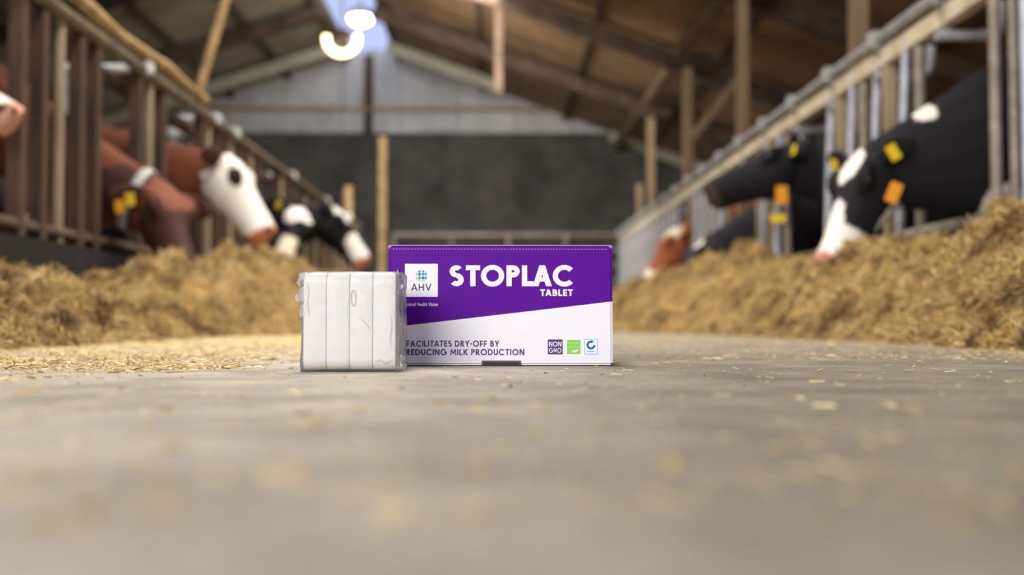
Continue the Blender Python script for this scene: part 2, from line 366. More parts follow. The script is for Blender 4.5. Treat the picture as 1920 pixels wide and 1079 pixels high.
for ay in (4.4, 5.85, 7.3, 7.85, 10.1, 12.1, 13.9):
    link('bracket_arm', arml_me, lf, (0, ay-9, 0)); link('arm_clamp', clmp_me, lf, (0, ay-9, 0)); link('arm_clamp', clmp_me, lf, (-.46, ay-9, 0)); link('bracket_drop', drop_me, lf, (0, ay-9, 0))
# leaning pole
a = at(372, 172, 6.75); c = at(422, 0, 6.75); d = (c-a)/(c.z-a.z)
top = a+d*(4.62-a.z); bot = a+d*.0
tag(MB().tube([bot+(top-bot)*i/6 for i in range(7)], [.031, .03, .03, .029, .028, .028, .027], 9, wob=.05).build('leaning_pole', M['wood_pole']), 'slanting wooden pole rising from the wooden rail to the roof', 'pole')

# ------------------------------------------------------------------ hay
hay_cols = [srgb(110, 84, 40), srgb(180, 146, 80), srgb(206, 174, 106), srgb(220, 190, 126), srgb(170, 136, 74), srgb(240, 220, 172), srgb(140, 110, 56)]
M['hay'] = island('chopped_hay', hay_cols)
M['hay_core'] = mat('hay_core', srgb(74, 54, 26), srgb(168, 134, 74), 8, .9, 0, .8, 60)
def interp(tab, y): return float(np.interp(y, [t[0] for t in tab], [t[1] for t in tab]))
def windrow(name, label, side, crest, base, xc, y0, y1, seed, nst):
    dy, nx = .035, 44
    ys = np.arange(y0, y1, dy); ny = len(ys)
    V = np.zeros((ny, nx, 3))
    for i, y in enumerate(ys):
        zc = interp(crest, y); xb = interp(base, y)
        for j in range(nx):
            u = j/(nx-1)
            X = xb+(1.86-xb)*u
            uc = (xc-xb)/(1.86-xb)
            if u < uc: h = zc*math.sin(math.pi/2*min(1, u/uc))**.85
            else: h = zc*(1-.3*((u-uc)/(1-uc))**2)
            p = Vector((X*side*1.0+seed, y, seed*.3))
            env = min(1, u/.12)
            nb = (.42-noise.voronoi(p*4.6)[0][0])*.15+(.42-noise.voronoi(p*10.5)[0][0])*.05+noise.noise(p*13)*.06+noise.noise(p*2.6)*.075+noise.noise(p*5.3)*.085+(.32-abs(noise.noise(p*8.5)))*.06-.02+noise.noise(p*19)*.035+noise.noise(p*34)*.015
            xo = (noise.noise(p*1.7+Vector((9, 0, 0)))*.10+noise.noise(p*5)*.07)*(1-u)
            V[i, j] = (side*(X+xo), y, max(-.01+.03*env, h+nb*env*min(1, .35+zc*1.5)) if j > 0 else -.01)
    ends = np.clip(np.minimum(ys-ys[0], ys[-1]-ys)/.3, 0, 1); V[:, :, 2] = V[:, :, 2]*ends[:, None]-.01*(1-ends[:, None])
    verts = V.reshape(-1, 3)
    f = [(i*nx+j, i*nx+j+1, (i+1)*nx+j+1, (i+1)*nx+j) if side < 0 else (i*nx+j, (i+1)*nx+j, (i+1)*nx+j+1, i*nx+j+1) for i in range(ny-1) for j in range(nx-1)]
    root = empty(name, (side*1.5, (y0+y1)/2, 0)); tag(root, label, 'feed', 'hay heaps along the feed alley', 'stuff')
    me = bpy.data.meshes.new('hay_heap'); me.from_pydata((verts-np.array(root.location)).tolist(), [], f); me.materials.append(M['hay_core'])
    me.polygons.foreach_set('use_smooth', [True]*len(f))
    o = link('hay_heap', me, root); o['kind'] = 'stuff'
    # loose blades lying all over the heap, denser where it is near
    fy = y0+(y1-y0)*rng.random(nst)**1.9; fi = (fy-y0)/dy; fj = rng.random(nst)*(nx-1.001)
    i0 = np.minimum(fi.astype(int), ny-2); j0 = fj.astype(int); a = (fi-i0)[:, None]; b = (fj-j0)[:, None]
    P = V[i0, j0]*(1-a)*(1-b)+V[i0+1, j0]*a*(1-b)+V[i0, j0+1]*(1-a)*b+V[i0+1, j0+1]*a*b
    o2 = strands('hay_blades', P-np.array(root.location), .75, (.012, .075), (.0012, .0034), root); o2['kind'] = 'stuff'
    return root
def strands(name, P, tilt, ln, wd, parent=None, lift=.004, mt='hay'):
    n = len(P); az = rng.random(n)*2*np.pi; el = rng.normal(0, tilt, n)
    D = np.stack([np.cos(az)*np.cos(el), np.sin(az)*np.cos(el), np.sin(el)], 1)
    U = np.cross(D, rng.normal(size=(n, 3))); U /= np.linalg.norm(U, axis=1)[:, None]+1e-9; W = np.cross(D, U)
    L = ln[0]+(ln[1]-ln[0])*rng.random(n)**2; w_ = wd[0]+(wd[1]-wd[0])*rng.random(n)**1.5
    P = P+np.array([0, 0, 1])*(lift*rng.random(n)[:, None]+w_[:, None]*.5)
    V = np.zeros((n, 6, 3))
    for k in range(3):
        off = (U*math.cos(2.094*k)+W*math.sin(2.094*k)*.5)*w_[:, None]
        V[:, k] = P-D*L[:, None]/2+off; V[:, 3+k] = P+D*L[:, None]/2+off*.7
    me = bpy.data.meshes.new(name)
    me.vertices.add(n*6); me.vertices.foreach_set('co', V.reshape(-1))
    q = np.array([[0, 1, 4, 3], [1, 2, 5, 4], [2, 0, 3, 5]]); F = (np.arange(n)*6)[:, None, None]+q[None]
    me.loops.add(n*12); me.loops.foreach_set('vertex_index', F.reshape(-1).astype(np.int32))
    me.polygons.add(n*3); me.polygons.foreach_set('loop_start', np.arange(0, n*12, 4, dtype=np.int32))
    me.materials.append(M[mt]); me.update(calc_edges=True); me.validate()
    return link(name, me, parent)
windrow('hay_windrow', 'long heap of chopped hay in front of the black cows', 1,
        [(1, .3), (2.2, .33), (3.0, .36), (3.4, .29), (3.8, .32), (4.1, .40), (4.6, .37), (5.2, .33), (6, .43), (6.6, .52), (8.4, .48), (11.5, .46), (15, .4), (17, .3)],
        [(1, 1.05), (2.6, 1.12), (4.7, 1.12), (8, .9), (17, .85)], 1.56, 1.3, 16.8, 3.1, 140000)
windrow('hay_windrow', 'long heap of chopped hay in front of the red cows', -1,
        [(1, .16), (3.2, .19), (3.55, .22), (4.05, .16), (4.5, .25), (5, .33), (6.2, .47), (7.5, .5), (9, .45), (12.5, .42), (15.5, .35)],
        [(1, 1.0), (2.4, 1.05), (4.5, 1.15), (5.1, .95), (8, .9), (16, .9)], 1.5, 1.3, 15.6, 11.7, 120000)
# chaff trodden onto the floor
def chaff(n, fn):
    out = []
    while len(out) < n:
        x, y = fn()
        if (-.25 < x < -.1 and 1.24 < y < 1.39) or (-.15 < x < .165 and 1.42 < y < 1.66): continue
        out.append((x, y, 0))
    return np.array(out)
def left_mat():
    while True:
        y = .85+4.3*random.random()**1.35
        edge = float(np.interp(y, [.85, 1.2, 1.36, 1.7, 3, 5.2], [-.37, -.39, -.26, -.28, -.42, -.6]))+.05*noise.noise(Vector((y*9, 1, 0)))
        x = edge-random.random()*1.1; dn = min(1, (edge-x)/.16)*(1 if y > 1.3 else .3)
        if (noise.noise(Vector((x*6, y*6, 3)))+.45)*dn > random.random()*.8: return x, y
M['chaff'] = island('pale_chaff', [srgb(150, 120, 70), srgb(206, 178, 118), srgb(226, 202, 148), srgb(236, 216, 168), srgb(196, 164, 104), srgb(246, 232, 196)], hollow_shade=False)
cm = strands('chaff_dense', chaff(30000, left_mat), .18, (.004, .028), (.0006, .0019), None, .002, 'chaff')
cm.name = 'trodden_chaff'; tag(cm, 'dense chaff of trodden hay bits left of the white tablets', 'chaff', kind='stuff')
cm['label'] = 'dense carpet of trodden hay bits between the heap and the white tablets'
def right_mat():
    y = 1.7+4.5*random.random()**1.5; return .95+.05*y-random.random()**2*.75, y
def sparse():
    y = .3+4*random.random()**1.5; return (random.random()*2-1)*(.15+.5*y), y
ch = strands('loose_straw', np.concatenate([chaff(3000, right_mat), chaff(1500, sparse)]), .12, (.003, .016), (.0005, .0015), None, .001, 'chaff')
tag(ch, 'stray straw bits sprinkled over the bare concrete', 'straw', kind='stuff')

# ------------------------------------------------------------------ cows
def coat_mat(name, rough=.75):
    m = bpy.data.materials.new(name); m.use_nodes = True; nt = m.node_tree; b = nt.nodes['Principled BSDF']
    a = nt.nodes.new('ShaderNodeAttribute'); a.attribute_name = 'coat'
    nt.links.new(a.outputs['Color'], b.inputs['Base Color']); b.inputs['Roughness'].default_value = rough; b.inputs['Specular IOR Level'].default_value = .25
    tc = nt.nodes.new('ShaderNodeTexCoord'); n2 = nt.nodes.new('ShaderNodeTexNoise'); n2.inputs['Scale'].default_value = 60; n2.inputs['Detail'].default_value = 4
    nt.links.new(tc.outputs['Object'], n2.inputs['Vector']); bp = nt.nodes.new('ShaderNodeBump'); bp.inputs['Strength'].default_value = .25; bp.inputs['Distance'].default_value = .01
    nt.links.new(n2.outputs['Fac'], bp.inputs['Height']); nt.links.new(bp.outputs[0], b.inputs['Normal'])
    return m
M['coat'] = coat_mat('cow_coat')
M['eye'] = mat('eye', srgb(14, 10, 8), rough=.12)
M['tag_yellow'] = mat('ear_tag_yellow', srgb(222, 190, 20), rough=.5)
M['tag_orange'] = mat('collar_tag_orange', srgb(226, 150, 24), rough=.5)
M['strap_pale'] = mat('pale_strap', srgb(178, 176, 170), rough=.7)
M['strap_dark'] = mat('dark_strap', srgb(24, 22, 22), rough=.7)
BLACK, DGREY = srgb(19, 18, 21), srgb(30, 30, 36)
RED, DRED = srgb(104, 56, 36), srgb(60, 33, 23)
WHITE, PINK, CREAM = srgb(226, 218, 206), srgb(196, 140, 118), srgb(220, 206, 180)

def loft(bm, rings):
    """rings: (centre, axis_a*ra, axis_b*rb); closed tube"""
    n = 14; prev = None; first = None
    for c, A, B in rings:
        cur = [bm.verts.new(c+A*math.cos(2*math.pi*k/n)+B*math.sin(2*math.pi*k/n)) for k in range(n)]
        if prev:
            for k in range(n): bm.faces.new((prev[k], prev[(k+1) % n], cur[(k+1) % n], cur[k]))
        else: first = cur
        prev = cur
    bm.faces.new(first[::-1]); bm.faces.new(prev)
def path_loft(bm, pts, side=Vector((0, 1, 0))):
    """pts: (centre, half width across, half height)"""
    rings = []
    for i, (c, hw, hh) in enumerate(pts):
        d = (pts[min(i+1, len(pts)-1)][0]-pts[max(i-1, 0)][0]).normalized()
        up = side.cross(d)
        if up.length < .05: up = Vector((0, 0, 1))
        up.normalize(); sd = d.cross(up).normalized()
        rings.append((c, sd*hw, up*hh))
    loft(bm, rings)
def cow(label, side, Y0, xb, poll, muz, up, base, patches, voxel=.015, tags=(), collar=None, skin=None, ear_col=None, chest=.93, withers=1.0, ear_drop=.25, wide=.93, fat=.12):
    """side=+1 stands right of the alley and faces -X, side=-1 stands left and faces +X; poll, muz, up are world"""
    root = empty('cow', (xb, Y0, 0), math.pi if side > 0 else 0); tag(root, label, 'cow', 'cows feeding on the right of the alley' if side > 0 else 'cows feeding on the left of the alley')
    s = -side
    tl = lambda p: Vector(((p[0]-xb)*s, (p[1]-Y0)*s, p[2]))
    P, Mz = tl(poll), tl(muz); Hd = (Mz-P); HL = Hd.length; Hd.normalize()
    Hu = Vector((up[0]*s, up[1]*s, up[2])); Hu = (Hu-Hd*Hu.dot(Hd)).normalized(); Hs = Hd.cross(Hu).normalized()
    k = HL/.54
    bm = bmesh.new(); V = Vector
    tw = withers
    path_loft(bm, [(V((-1.86, 0, 1.06)), .06, .08), (V((-1.82, 0, 1.06)), .17, .2), (V((-1.68, 0, 1.04)), .25, .30), (V((-1.35, 0, .98)), .30*wide, .36),
                   (V((-.95, 0, .93)), .35*wide, .41), (V((-.55, 0, .93)), .33*wide, .42), (V((-.22, 0, .95)), .27, .42*tw), (V((.0, 0, .94)), .22, .37*tw), (V((.12, 0, .92)), .16, .28*tw), (V((.17, 0, .9)), .08, .15)])
    # neck, from inside the shoulders to behind the jaw
    n0 = V((-.28, 0, chest+.03)); n1 = P+Hd*.05*k-Hu*.075*k
    cp = n0+(n1-n0)*.5; cp.z = cp.z*.55+(.5*n0.z+.5*n1.z)*.45
    nk = []
    for i in range(8):
        t = i/7; q = n0*(1-t)**2+cp*2*t*(1-t)+n1*t*t
        nk.append((q, .215*(1-t)**1.2+.088*t+.02*t*(1-t), (.40*(1-t)**1.12+.142*t)*(1+fat*4*t*(1-t))*(tw if t < .4 else 1)))
    path_loft(bm, nk)
    # head
    prof = [(-.05, .05, .06, .0), (.0, .085, .092, -.03), (.10, .110, .130, -.045), (.24, .118, .152, -.06), (.36, .106, .146, -.062), (.50, .088, .120, -.05), (.66, .080, .108, -.044), (.80, .080, .102, -.04), (.90, .088, .100, -.04), (.97, .080, .084, -.042), (1.01, .052, .05, -.042)]
    loft(bm, [(P+Hd*t*HL+Hu*(o-.01)*k, Hs*a*k, Hu*b*k) for t, a, b, o in prof])
    # brow ridges and nostril wings
    for sg in (-1, 1):
        path_loft(bm, [(P+(Hd*t*HL+Hu*h+Hs*sg*q*k), r, r) for t, h, q, r in ((.14, .045*k, .07, .02), (.22, .048*k, .098, .034), (.30, .035*k, .098, .032), (.38, .02*k, .085, .016))], Hs)
        path_loft(bm, [(P+(Hd*t*HL+Hu*h*k+Hs*sg*q*k), r, r) for t, h, q, r in ((.88, .02, .035, .015), (.95, .018, .044, .026), (1.0, -.005, .04, .018))], Hs)
        # ear: a leaf that stands out sideways
        e0 = P+Hd*.045*HL+Hu*.0*k+Hs*sg*.085*k; ed = (Hs*sg*1.0-Hd*.25-V((0, 0, ear_drop))).normalized()
        en = (Hd*.75+Hu*.6); en = (en-ed*en.dot(ed)).normalized(); ew = ed.cross(en).normalized()
        loft(bm, [(e0+ed*a*k-en*.01*math.sin(a*12), ew*wd*k, en*th*k) for a, wd, th in ((-.02, .03, .024), (.03, .045, .022), (.09, .066, .017), (.15, .058, .015), (.19, .032, .013), (.205, .012, .008))])
    # legs
    for sg in (-1, 1):
        path_loft(bm, [(V((x, sg*y, z)), r*.9, r) for x, y, z, r in ((-.2, .15, .85, .14), (-.2, .17, .66, .1), (-.17, .17, .42, .062), (-.17, .17, .36, .062), (-.19, .17, .2, .042), (-.19, .17, .11, .05), (-.15, .17, .06, .055), (-.13, .17, .0, .065))], V((0, 1, 0)))
        path_loft(bm, [(V((x, sg*y, z)), r*.8, r) for x, y, z, r in ((-1.5, .14, .95, .22), (-1.38, .18, .7, .16), (-1.52, .18, .56, .085), (-1.62, .18, .48, .06), (-1.58, .18, .3, .044), (-1.55, .18, .12, .05), (-1.51, .18, .06, .055), (-1.48, .18, .0, .065))], V((0, 1, 0)))
    path_loft(bm, [(V((-1.82, 0, 1.2)), .03, .035), (V((-1.9, 0, 1.1)), .022, .022), (V((-1.92, 0, .7)), .018, .018), (V((-1.92, 0, .5)), .04, .04), (V((-1.92, 0, .35)), .016, .016)], V((0, 1, 0)))
    path_loft(bm, [(V((-1.4, 0, .66)), .1, .1), (V((-1.36, 0, .56)), .16, .17), (V((-1.34, 0, .48)), .1, .1)], V((0, 1, 0)))
    bmesh.ops.recalc_face_normals(bm, faces=bm.faces[:])
    tm = bpy.data.meshes.new('tmp'); bm.to_mesh(tm); bm.free()
    to = bpy.data.objects.new('tmp', tm); COL.objects.link(to)
    md = to.modifiers.new('r', 'REMESH'); md.mode = 'VOXEL'; md.voxel_size = voxel
    sm = to.modifiers.new('s', 'SMOOTH'); sm.factor = .5; sm.iterations = 4 if voxel < .017 else 2
    dg = bpy.context.evaluated_depsgraph_get(); me = bpy.data.meshes.new_from_object(to.evaluated_get(dg))
    bpy.data.objects.remove(to); bpy.data.meshes.remove(tm)
    me.name = 'body'; me.materials.clear(); me.materials.append(M['coat'])
    me.polygons.foreach_set('use_smooth', [True]*len(me.polygons))
    # coat colours
    nv = len(me.vertices); co = np.zeros(nv*3); me.vertices.foreach_get('co', co); co = co.reshape(-1, 3)
    jit = np.array([[noise.noise(Vector(c)*9), noise.noise(Vector(c)*9+Vector((5, 5, 5)))] for c in co])
    colr = np.tile(np.array(base), (nv, 1)); colr[:, :3] *= (1+.25*jit[:, 1:2])
    Bm = np.array([Hd, Hu, Hs]); hl = (co-np.array(P)) @ Bm.T       # head frame: along, up, side
    hl = hl/np.array([HL, k, k])
    def put(mask, c): colr[mask, :3] = np.array(c[:3])
    for frame, c, rad, colv in patches:
        if frame == 'h': q = (hl-np.array(c))/np.array(rad)
        else: q = (co-np.array(tl(c)))/np.array(rad)
        put(np.sum(q*q, 1)+jit[:, 0]*.5 < 1, colv)
    if skin is not None: put((hl[:, 0] > .93+jit[:, 0]*.02) & (hl[:, 0] < 1.1) & (np.abs(hl[:, 2]) < .12) & (np.abs(hl[:, 1]) < .13), skin)
    for sg in (-1, 1):   # nostrils
        q = (hl-np.array((.985, .012, sg*.045)))/np.array((.035, .016, .018)); put(np.sum(q*q, 1) < 1, srgb(40, 24, 22))
    if ear_col is not None: put((np.abs(hl[:, 2]) > .13) & (hl[:, 0] < .25) & (hl[:, 0] > -.3) & (np.abs(hl[:, 1]) < .2), ear_col)
    put(co[:, 2] < .075, srgb(50, 40, 30))
    at_ = me.color_attributes.new('coat', 'FLOAT_COLOR', 'POINT'); colr[:, 3] = 1; at_.data.foreach_set('color', colr.reshape(-1))
    link('body', me, root)
    for sg in (-1, 1):
        e = MB(); uv = bmesh.new(); bmesh.ops.create_uvsphere(uv, u_segments=12, v_segments=8, radius=.021*k)
        uv.verts.index_update(); e.add([q.co+P+Hd*.285*HL+Hu*.034*k+Hs*sg*.113*k for q in uv.verts], [[q.index for q in f.verts] for f in uv.faces], True); uv.free()
        e.build('eye', M['eye'], root)
    for sg, a, colm, dz in tags:      # tag plate hanging from the ear
        e0 = P+Hd*.045*HL+Hs*sg*.085*k; ed = (Hs*sg*1.0-Hd*.25-V((0, 0, ear_drop))).normalized()
        en = (Hd*.75+Hu*.6); en = (en-ed*en.dot(ed)).normalized()
        c = e0+ed*a*k+en*.022*k; c.z += dz; ew = ed.cross(en).normalized()
        MB().bar(c-ew*.032+ed*.0, c+ew*.032, .046, .004, en).build('ear_tag', M[colm], root)
    if collar:
        t, th, m_, r_ = collar; i = min(6, int(t*7)); q, hw, hh = nk[i]; q2 = nk[i+1][0]; d = (q2-q).normalized()
        up_ = V((0, 1, 0)).cross(d).normalized(); sd = d.cross(up_)
        f_ = t*7-i; q = q.lerp(q2, f_); hw += (nk[i+1][1]-hw)*f_; hh += (nk[i+1][2]-hh)*f_
        mb = MB(); n = 28; v = []
        for w_ in (-th/2, th/2):
            v += [q+d*w_+(sd*(hw*1.0+r_)*math.cos(2*math.pi*j/n)+up_*(hh+r_)*math.sin(2*math.pi*j/n)) for j in range(n)]
        for w_ in (-th/2, th/2):
            v += [q+d*w_+(sd*(hw*1.0+r_-.008)*math.cos(2*math.pi*j/n)+up_*(hh+r_-.008)*math.sin(2*math.pi*j/n)) for j in range(n)]
        fs = []
        for j in range(n):
            j2 = (j+1) % n; fs += [(j, j2, n+j2, n+j), (2*n+j, 3*n+j, 3*n+j2, 2*n+j2), (j, 2*n+j, 2*n+j2, j2), (n+j, n+j2, 3*n+j2, 3*n+j)]
        mb.add(v, fs, True).build('collar', M[m_], root)
    root['nk'] = 0; del root['nk']
    return root, tl
def plate(root, tl, name, p, w_, h, m, n=(0, -1, 0), tilt=0):
    """number plate that hangs on the collar, facing n (world)"""
    c = tl(p); q = MB().box((-w_/2, -.006, -h/2), (w_/2, .006, h/2), .004)
    o = q.build(name, m, root, c); o.rotation_euler = (0, tilt, 0)
    return o

UPR = (-.75, -.1, .45)
# --- right-hand cows
c, tl = cow('black cow with white blaze and white muzzle lowered to the hay', 1, 4.36, 2.42,
    at(1625, 296, 4.34), at(1550, 496, 4.24), (-.85, -.35, .3), BLACK,
    [('h', (.12, .09, .0), (.22, .07, .06), WHITE), ('h', (.9, .0, .0), (.24, .2, .16), WHITE), ('h', (.68, .06, 0), (.2, .06, .06), WHITE),
     ('h', (.42, -.19, .0), (.2, .09, .14), WHITE),
     ('w', (1.75, 4.3, .93), (.045, .12, .05), WHITE), ('w', (2.14, 4.36, 1.27), (.14, .3, .12), WHITE), ('w', (2.1, 4.3, .50), (.13, .4, .13), WHITE), ('w', (2.5, 4.3, .5), (.3, .5, .22), WHITE)],
    .012, ((1, .1, 'tag_yellow', -.01), (-1, .1, 'tag_yellow', -.01)), (.30, .035, 'strap_dark', .015), PINK, BLACK, ear_drop=-.1, fat=.34)
plate(c, tl, 'collar_tag', at(1676, 362, 4.2), .05, .085, M['tag_orange'], tilt=-.4)
c, tl = cow('black cow lifting its head level with its nose to the rail', 1, 6.58, 2.5, at(1482, 288, 6.5), at(1322, 356, 6.5), (-.25, -.08, .97), BLACK,
    [('w', (2.1, 6.5, .5), (.2, .4, .2), WHITE)], .015, ((1, .07, 'tag_yellow', -.01), (-1, .07, 'tag_yellow', -.01)), (.8, .04, 'strap_dark', .012), srgb(60, 44, 42), BLACK, ear_drop=-.2)
plate(c, tl, 'collar_tag', at(1466, 366, 6.36), .07, .11, M['tag_orange']); plate(c, tl, 'collar_tag', at(1459, 410, 6.36), .09, .05, M['tag_yellow'])
c, tl = cow('dark slate-black cow grazing head down with one yellow ear tag', 1, 8.4, 2.45, at(1322, 462, 8.35), at(1262, 530, 8.2), (-.6, -.3, .6), DGREY,
    [('h', (.1, .1, 0), (.14, .08, .06), WHITE), ('h', (.9, -.02, -.0), (.12, .1, .12), srgb(150, 146, 142))], .019, ((1, .1, 'tag_yellow', -.02),), None, None, DGREY, ear_drop=.3)
c, tl = cow('red and white cow grazing at the far end of the fence with the beige uprights', 1, 11.0, 2.45, at(1268, 436, 10.75), at(1208, 532, 10.6), (-.8, -.1, .4), srgb(150, 84, 50),
    [('h', (.05, .06, 0), (.16, .12, .2), CREAM), ('h', (.95, 0, 0), (.18, .15, .15), CREAM)], .022, (), None, PINK, None)
# --- left-hand cows
c, tl = cow('cow with a pink and white muzzle pushed through the rusty uprights', -1, 4.02, -2.75, at(-150, 118, 4.1), at(34, 214, 4.1), (.1, -.05, .95), srgb(84, 46, 30),
    [('h', (.6, .05, 0), (.45, .12, .12), WHITE)], .014, (), None, srgb(214, 160, 140), DRED)
c, tl = cow('dark brown cow stooping low behind the hay with a pale muzzle', -1, 4.74, -2.8, at(-30, 330, 4.85), at(52, 424, 4.8), (.6, -.2, .6), srgb(44, 30, 24),
    [('h', (.92, 0, 0), (.16, .2, .2), srgb(170, 150, 138))], .016, (), None, None, srgb(40, 28, 22))
c, tl = cow('brown-faced red cow with a pale neck strap bending down into the hay', -1, 5.5, -2.58, at(308, 362, 5.4), at(352, 512, 5.12), (.62, -.62, .25), RED,
    [('h', (.6, .0, .0), (.6, .2, .18), DRED), ('h', (.1, .06, 0), (.28, .1, .1), srgb(118, 68, 44))], .013, ((1, .1, 'tag_yellow', -.02), (1, .15, 'tag_orange', -.05)), (.9, .05, 'strap_pale', .012), DRED, DRED, ear_drop=.45, chest=1.12, fat=.0)
c, tl = cow('white-faced red cow with a brown patch around its eye', -1, 6.6, -2.55, at(424, 302, 6.55), at(508, 440, 6.45), (.85, -.1, .5), RED,
    [('h', (.45, -.02, 0), (.62, .2, .2), WHITE), ('h', (.3, .02, .12), (.11, .05, .06), DRED), ('h', (.3, .02, -.12), (.11, .05, .06), DRED), ('h', (-.05, -.1, 0), (.1, .1, .2), RED)], .014, (), None, srgb(190, 122, 92), DRED, ear_drop=.2)
c, tl = cow('black and white spotted cow facing the alley behind the white-faced red cow', -1, 9.0, -2.5, at(563, 398, 8.95), at(532, 486, 8.6), (.5, -.75, .4), BLACK,
    [('h', (.1, .1, .0), (.2, .1, .15), WHITE), ('h', (.25, .08, .1), (.14, .1, .08), WHITE), ('h', (.9, 0, 0), (.3, .2, .2), CREAM)], .019, ((1, .1, 'tag_yellow', 0),), None, None, BLACK)
c, tl = cow('black cow with a white brow and white muzzle, last before the short round post', -1, 10.6, -2.45, at(622, 396, 10.6), at(690, 492, 10.5), (.85, -.1, .5), BLACK,
    [('h', (.12, .1, .0), (.24, .09, .11), WHITE), ('h', (.82, .03, 0), (.34, .12, .2), WHITE)], .02, (), None, srgb(186, 130, 104), BLACK)

# ------------------------------------------------------------------ lettering (strokes of a geometric sans)
class Pen:
    def __init__(s): s.mb = MB()
    def poly(s, pts): s.mb.add([(x, 0, z) for x, z in pts], [list(range(len(pts)))])
def glyph(c, t):
    """list of polygons, cap height 1; returns (polys, width)"""
    P = []
    def bar(x0, y0, x1, y1): P.append([(x0, y0), (x1, y0), (x1, y1), (x0, y1)])
    def par(xb, yb, xt, yt, w): P.append([(xb-w/2, yb), (xb+w/2, yb), (xt+w/2, yt), (xt-w/2, yt)])
    def arc(cx, cy, rx, ry, a0, a1, n=22):
        for i in range(n):
            a, b = R(a0+(a1-a0)*i/n), R(a0+(a1-a0)*(i+1)/n)
            q = [(cx+rx*math.cos(a), cy+ry*math.sin(a)), (cx+rx*math.cos(b), cy+ry*math.sin(b)), (cx+(rx-t)*math.cos(b), cy+(ry-t)*math.sin(b)), (cx+(rx-t)*math.cos(a), cy+(ry-t)*math.sin(a))]
            P.append(q if a1 > a0 else q[::-1])
    w = .6
    if c == 'S': arc(.3, .71, .30, .29, 38, 270); arc(.31, .31, .32, .31, 90, -142); w = .62
    elif c == 'T': bar(0, 1-t, .64, 1); bar(.32-t/2, 0, .32+t/2, 1-t); w = .64
    elif c == 'O': arc(.52, .5, .52, .52, 0, 360, 40); w = 1.04
    elif c == 'C': arc(.52, .5, .52, .52, 42, 318, 34); w = .9
    elif c == 'G': arc(.52, .5, .52, .52, 42, 340, 34); bar(.56, .5-t*.5, 1.02, .5+t*.5); bar(1.02-t, .22, 1.02, .5); w = 1.03
    elif c == 'L': bar(0, 0, t, 1); bar(t, 0, .52, t); w = .52
    elif c == 'I': bar(0, 0, t, 1); w = t
    elif c == 'E': bar(0, 0, t, 1); [bar(t, y, x, y+t) for y, x in ((0, .54), (.5-t/2, .5), (1-t, .54))]; w = .54
    elif c == 'F': bar(0, 0, t, 1); [bar(t, y, x, y+t) for y, x in ((.44-t/2, .48), (1-t, .54))]; w = .54
    elif c == 'H': bar(0, 0, t, 1); bar(.72-t, 0, .72, 1); bar(t, .5-t/2, .72-t, .5+t/2); w = .72
    elif c in 'PRB':
        bar(0, 0, t, 1); r = .29; lo = 1-2*r
        bar(t, 1-t, .3, 1); bar(t, lo, .3, lo+t); arc(.3, 1-r, r, r, 90, -90)
        w = .59
        if c == 'R': par(.54, 0, .30, lo+t*.3, t*1.25); w = .64
        if c == 'B': r2 = (lo+t)/2; bar(t, 0, .32, t); arc(.32, r2, r2, r2, 90, -90); w = .64
    elif c == 'D': bar(0, 0, t, 1); bar(t, 0, .3, t); bar(t, 1-t, .3, 1); arc(.3, .5, .5, .5, 90, -90, 26); w = .8
    elif c == 'U': bar(0, .32, t, 1); bar(.68-t, .32, .68, 1); arc(.34, .34, .34, .35, 180, 360, 24); w = .68
    elif c == 'A': par(t*.55, 0, .43, 1, t*1.1); par(.86-t*.55, 0, .43, 1, t*1.1); bar(.2, .22, .66, .22+t*.9); w = .86
    elif c == 'V': par(.43, 0, t*.55, 1, t*1.1); par(.43, 0, .86-t*.55, 1, t*1.1); w = .86
    elif c == 'Y': par(.38, .38, t*.55, 1, t*1.15); par(.38, .38, .76-t*.55, 1, t*1.15); bar(.38-t/2, 0, .38+t/2, .44); w = .76
    elif c == 'K': bar(0, 0, t, 1); par(t*1.1, .42, .58, 1, t*1.3); par(.62, 0, t*1.3, .58, t*1.3); w = .7
    elif c == 'M':
        t *= .85; par(t*.5, 0, .12+t*.4, 1, t); par(.98-t*.5, 0, .86-t*.4, 1, t); par(.49, .2, .12+t*.5, 1, t*1.1); par(.49, .2, .86-t*.5, 1, t*1.1); w = .98
    elif c == 'N': bar(0, 0, t, 1); bar(.76-t, 0, .76, 1); par(.76-t*.6, 0, t*.6, 1, t*1.2); w = .76
    elif c == '-': bar(0, .36, .3, .36+t); w = .3
    elif c == ' ': w = .26
    return P, w
def lettering(name, text, x0, x1, zb, h, t, m, parent, y, gap=.12, kern=None):
    """printed line from x0 to x1 (fitted), baseline zb, cap height h"""
    kern = kern or {}; runs = []; x = 0
    for i, c in enumerate(text):
        P, w_ = glyph(c, t)
        x += kern.get(text[max(0, i-1):i+1], 0) if i else 0
        runs.append((P, x)); x += w_+gap
    tot = x-gap; sc = (x1-x0)/tot; mb = MB()
    for P, ox in runs:
        for i, q in enumerate(P): mb.add([(x0+(a+ox)*sc, y-6e-6*(i % 40), zb+b*h) for a, b in q], [list(range(len(q)))])
    return mb.build(name, m, parent)

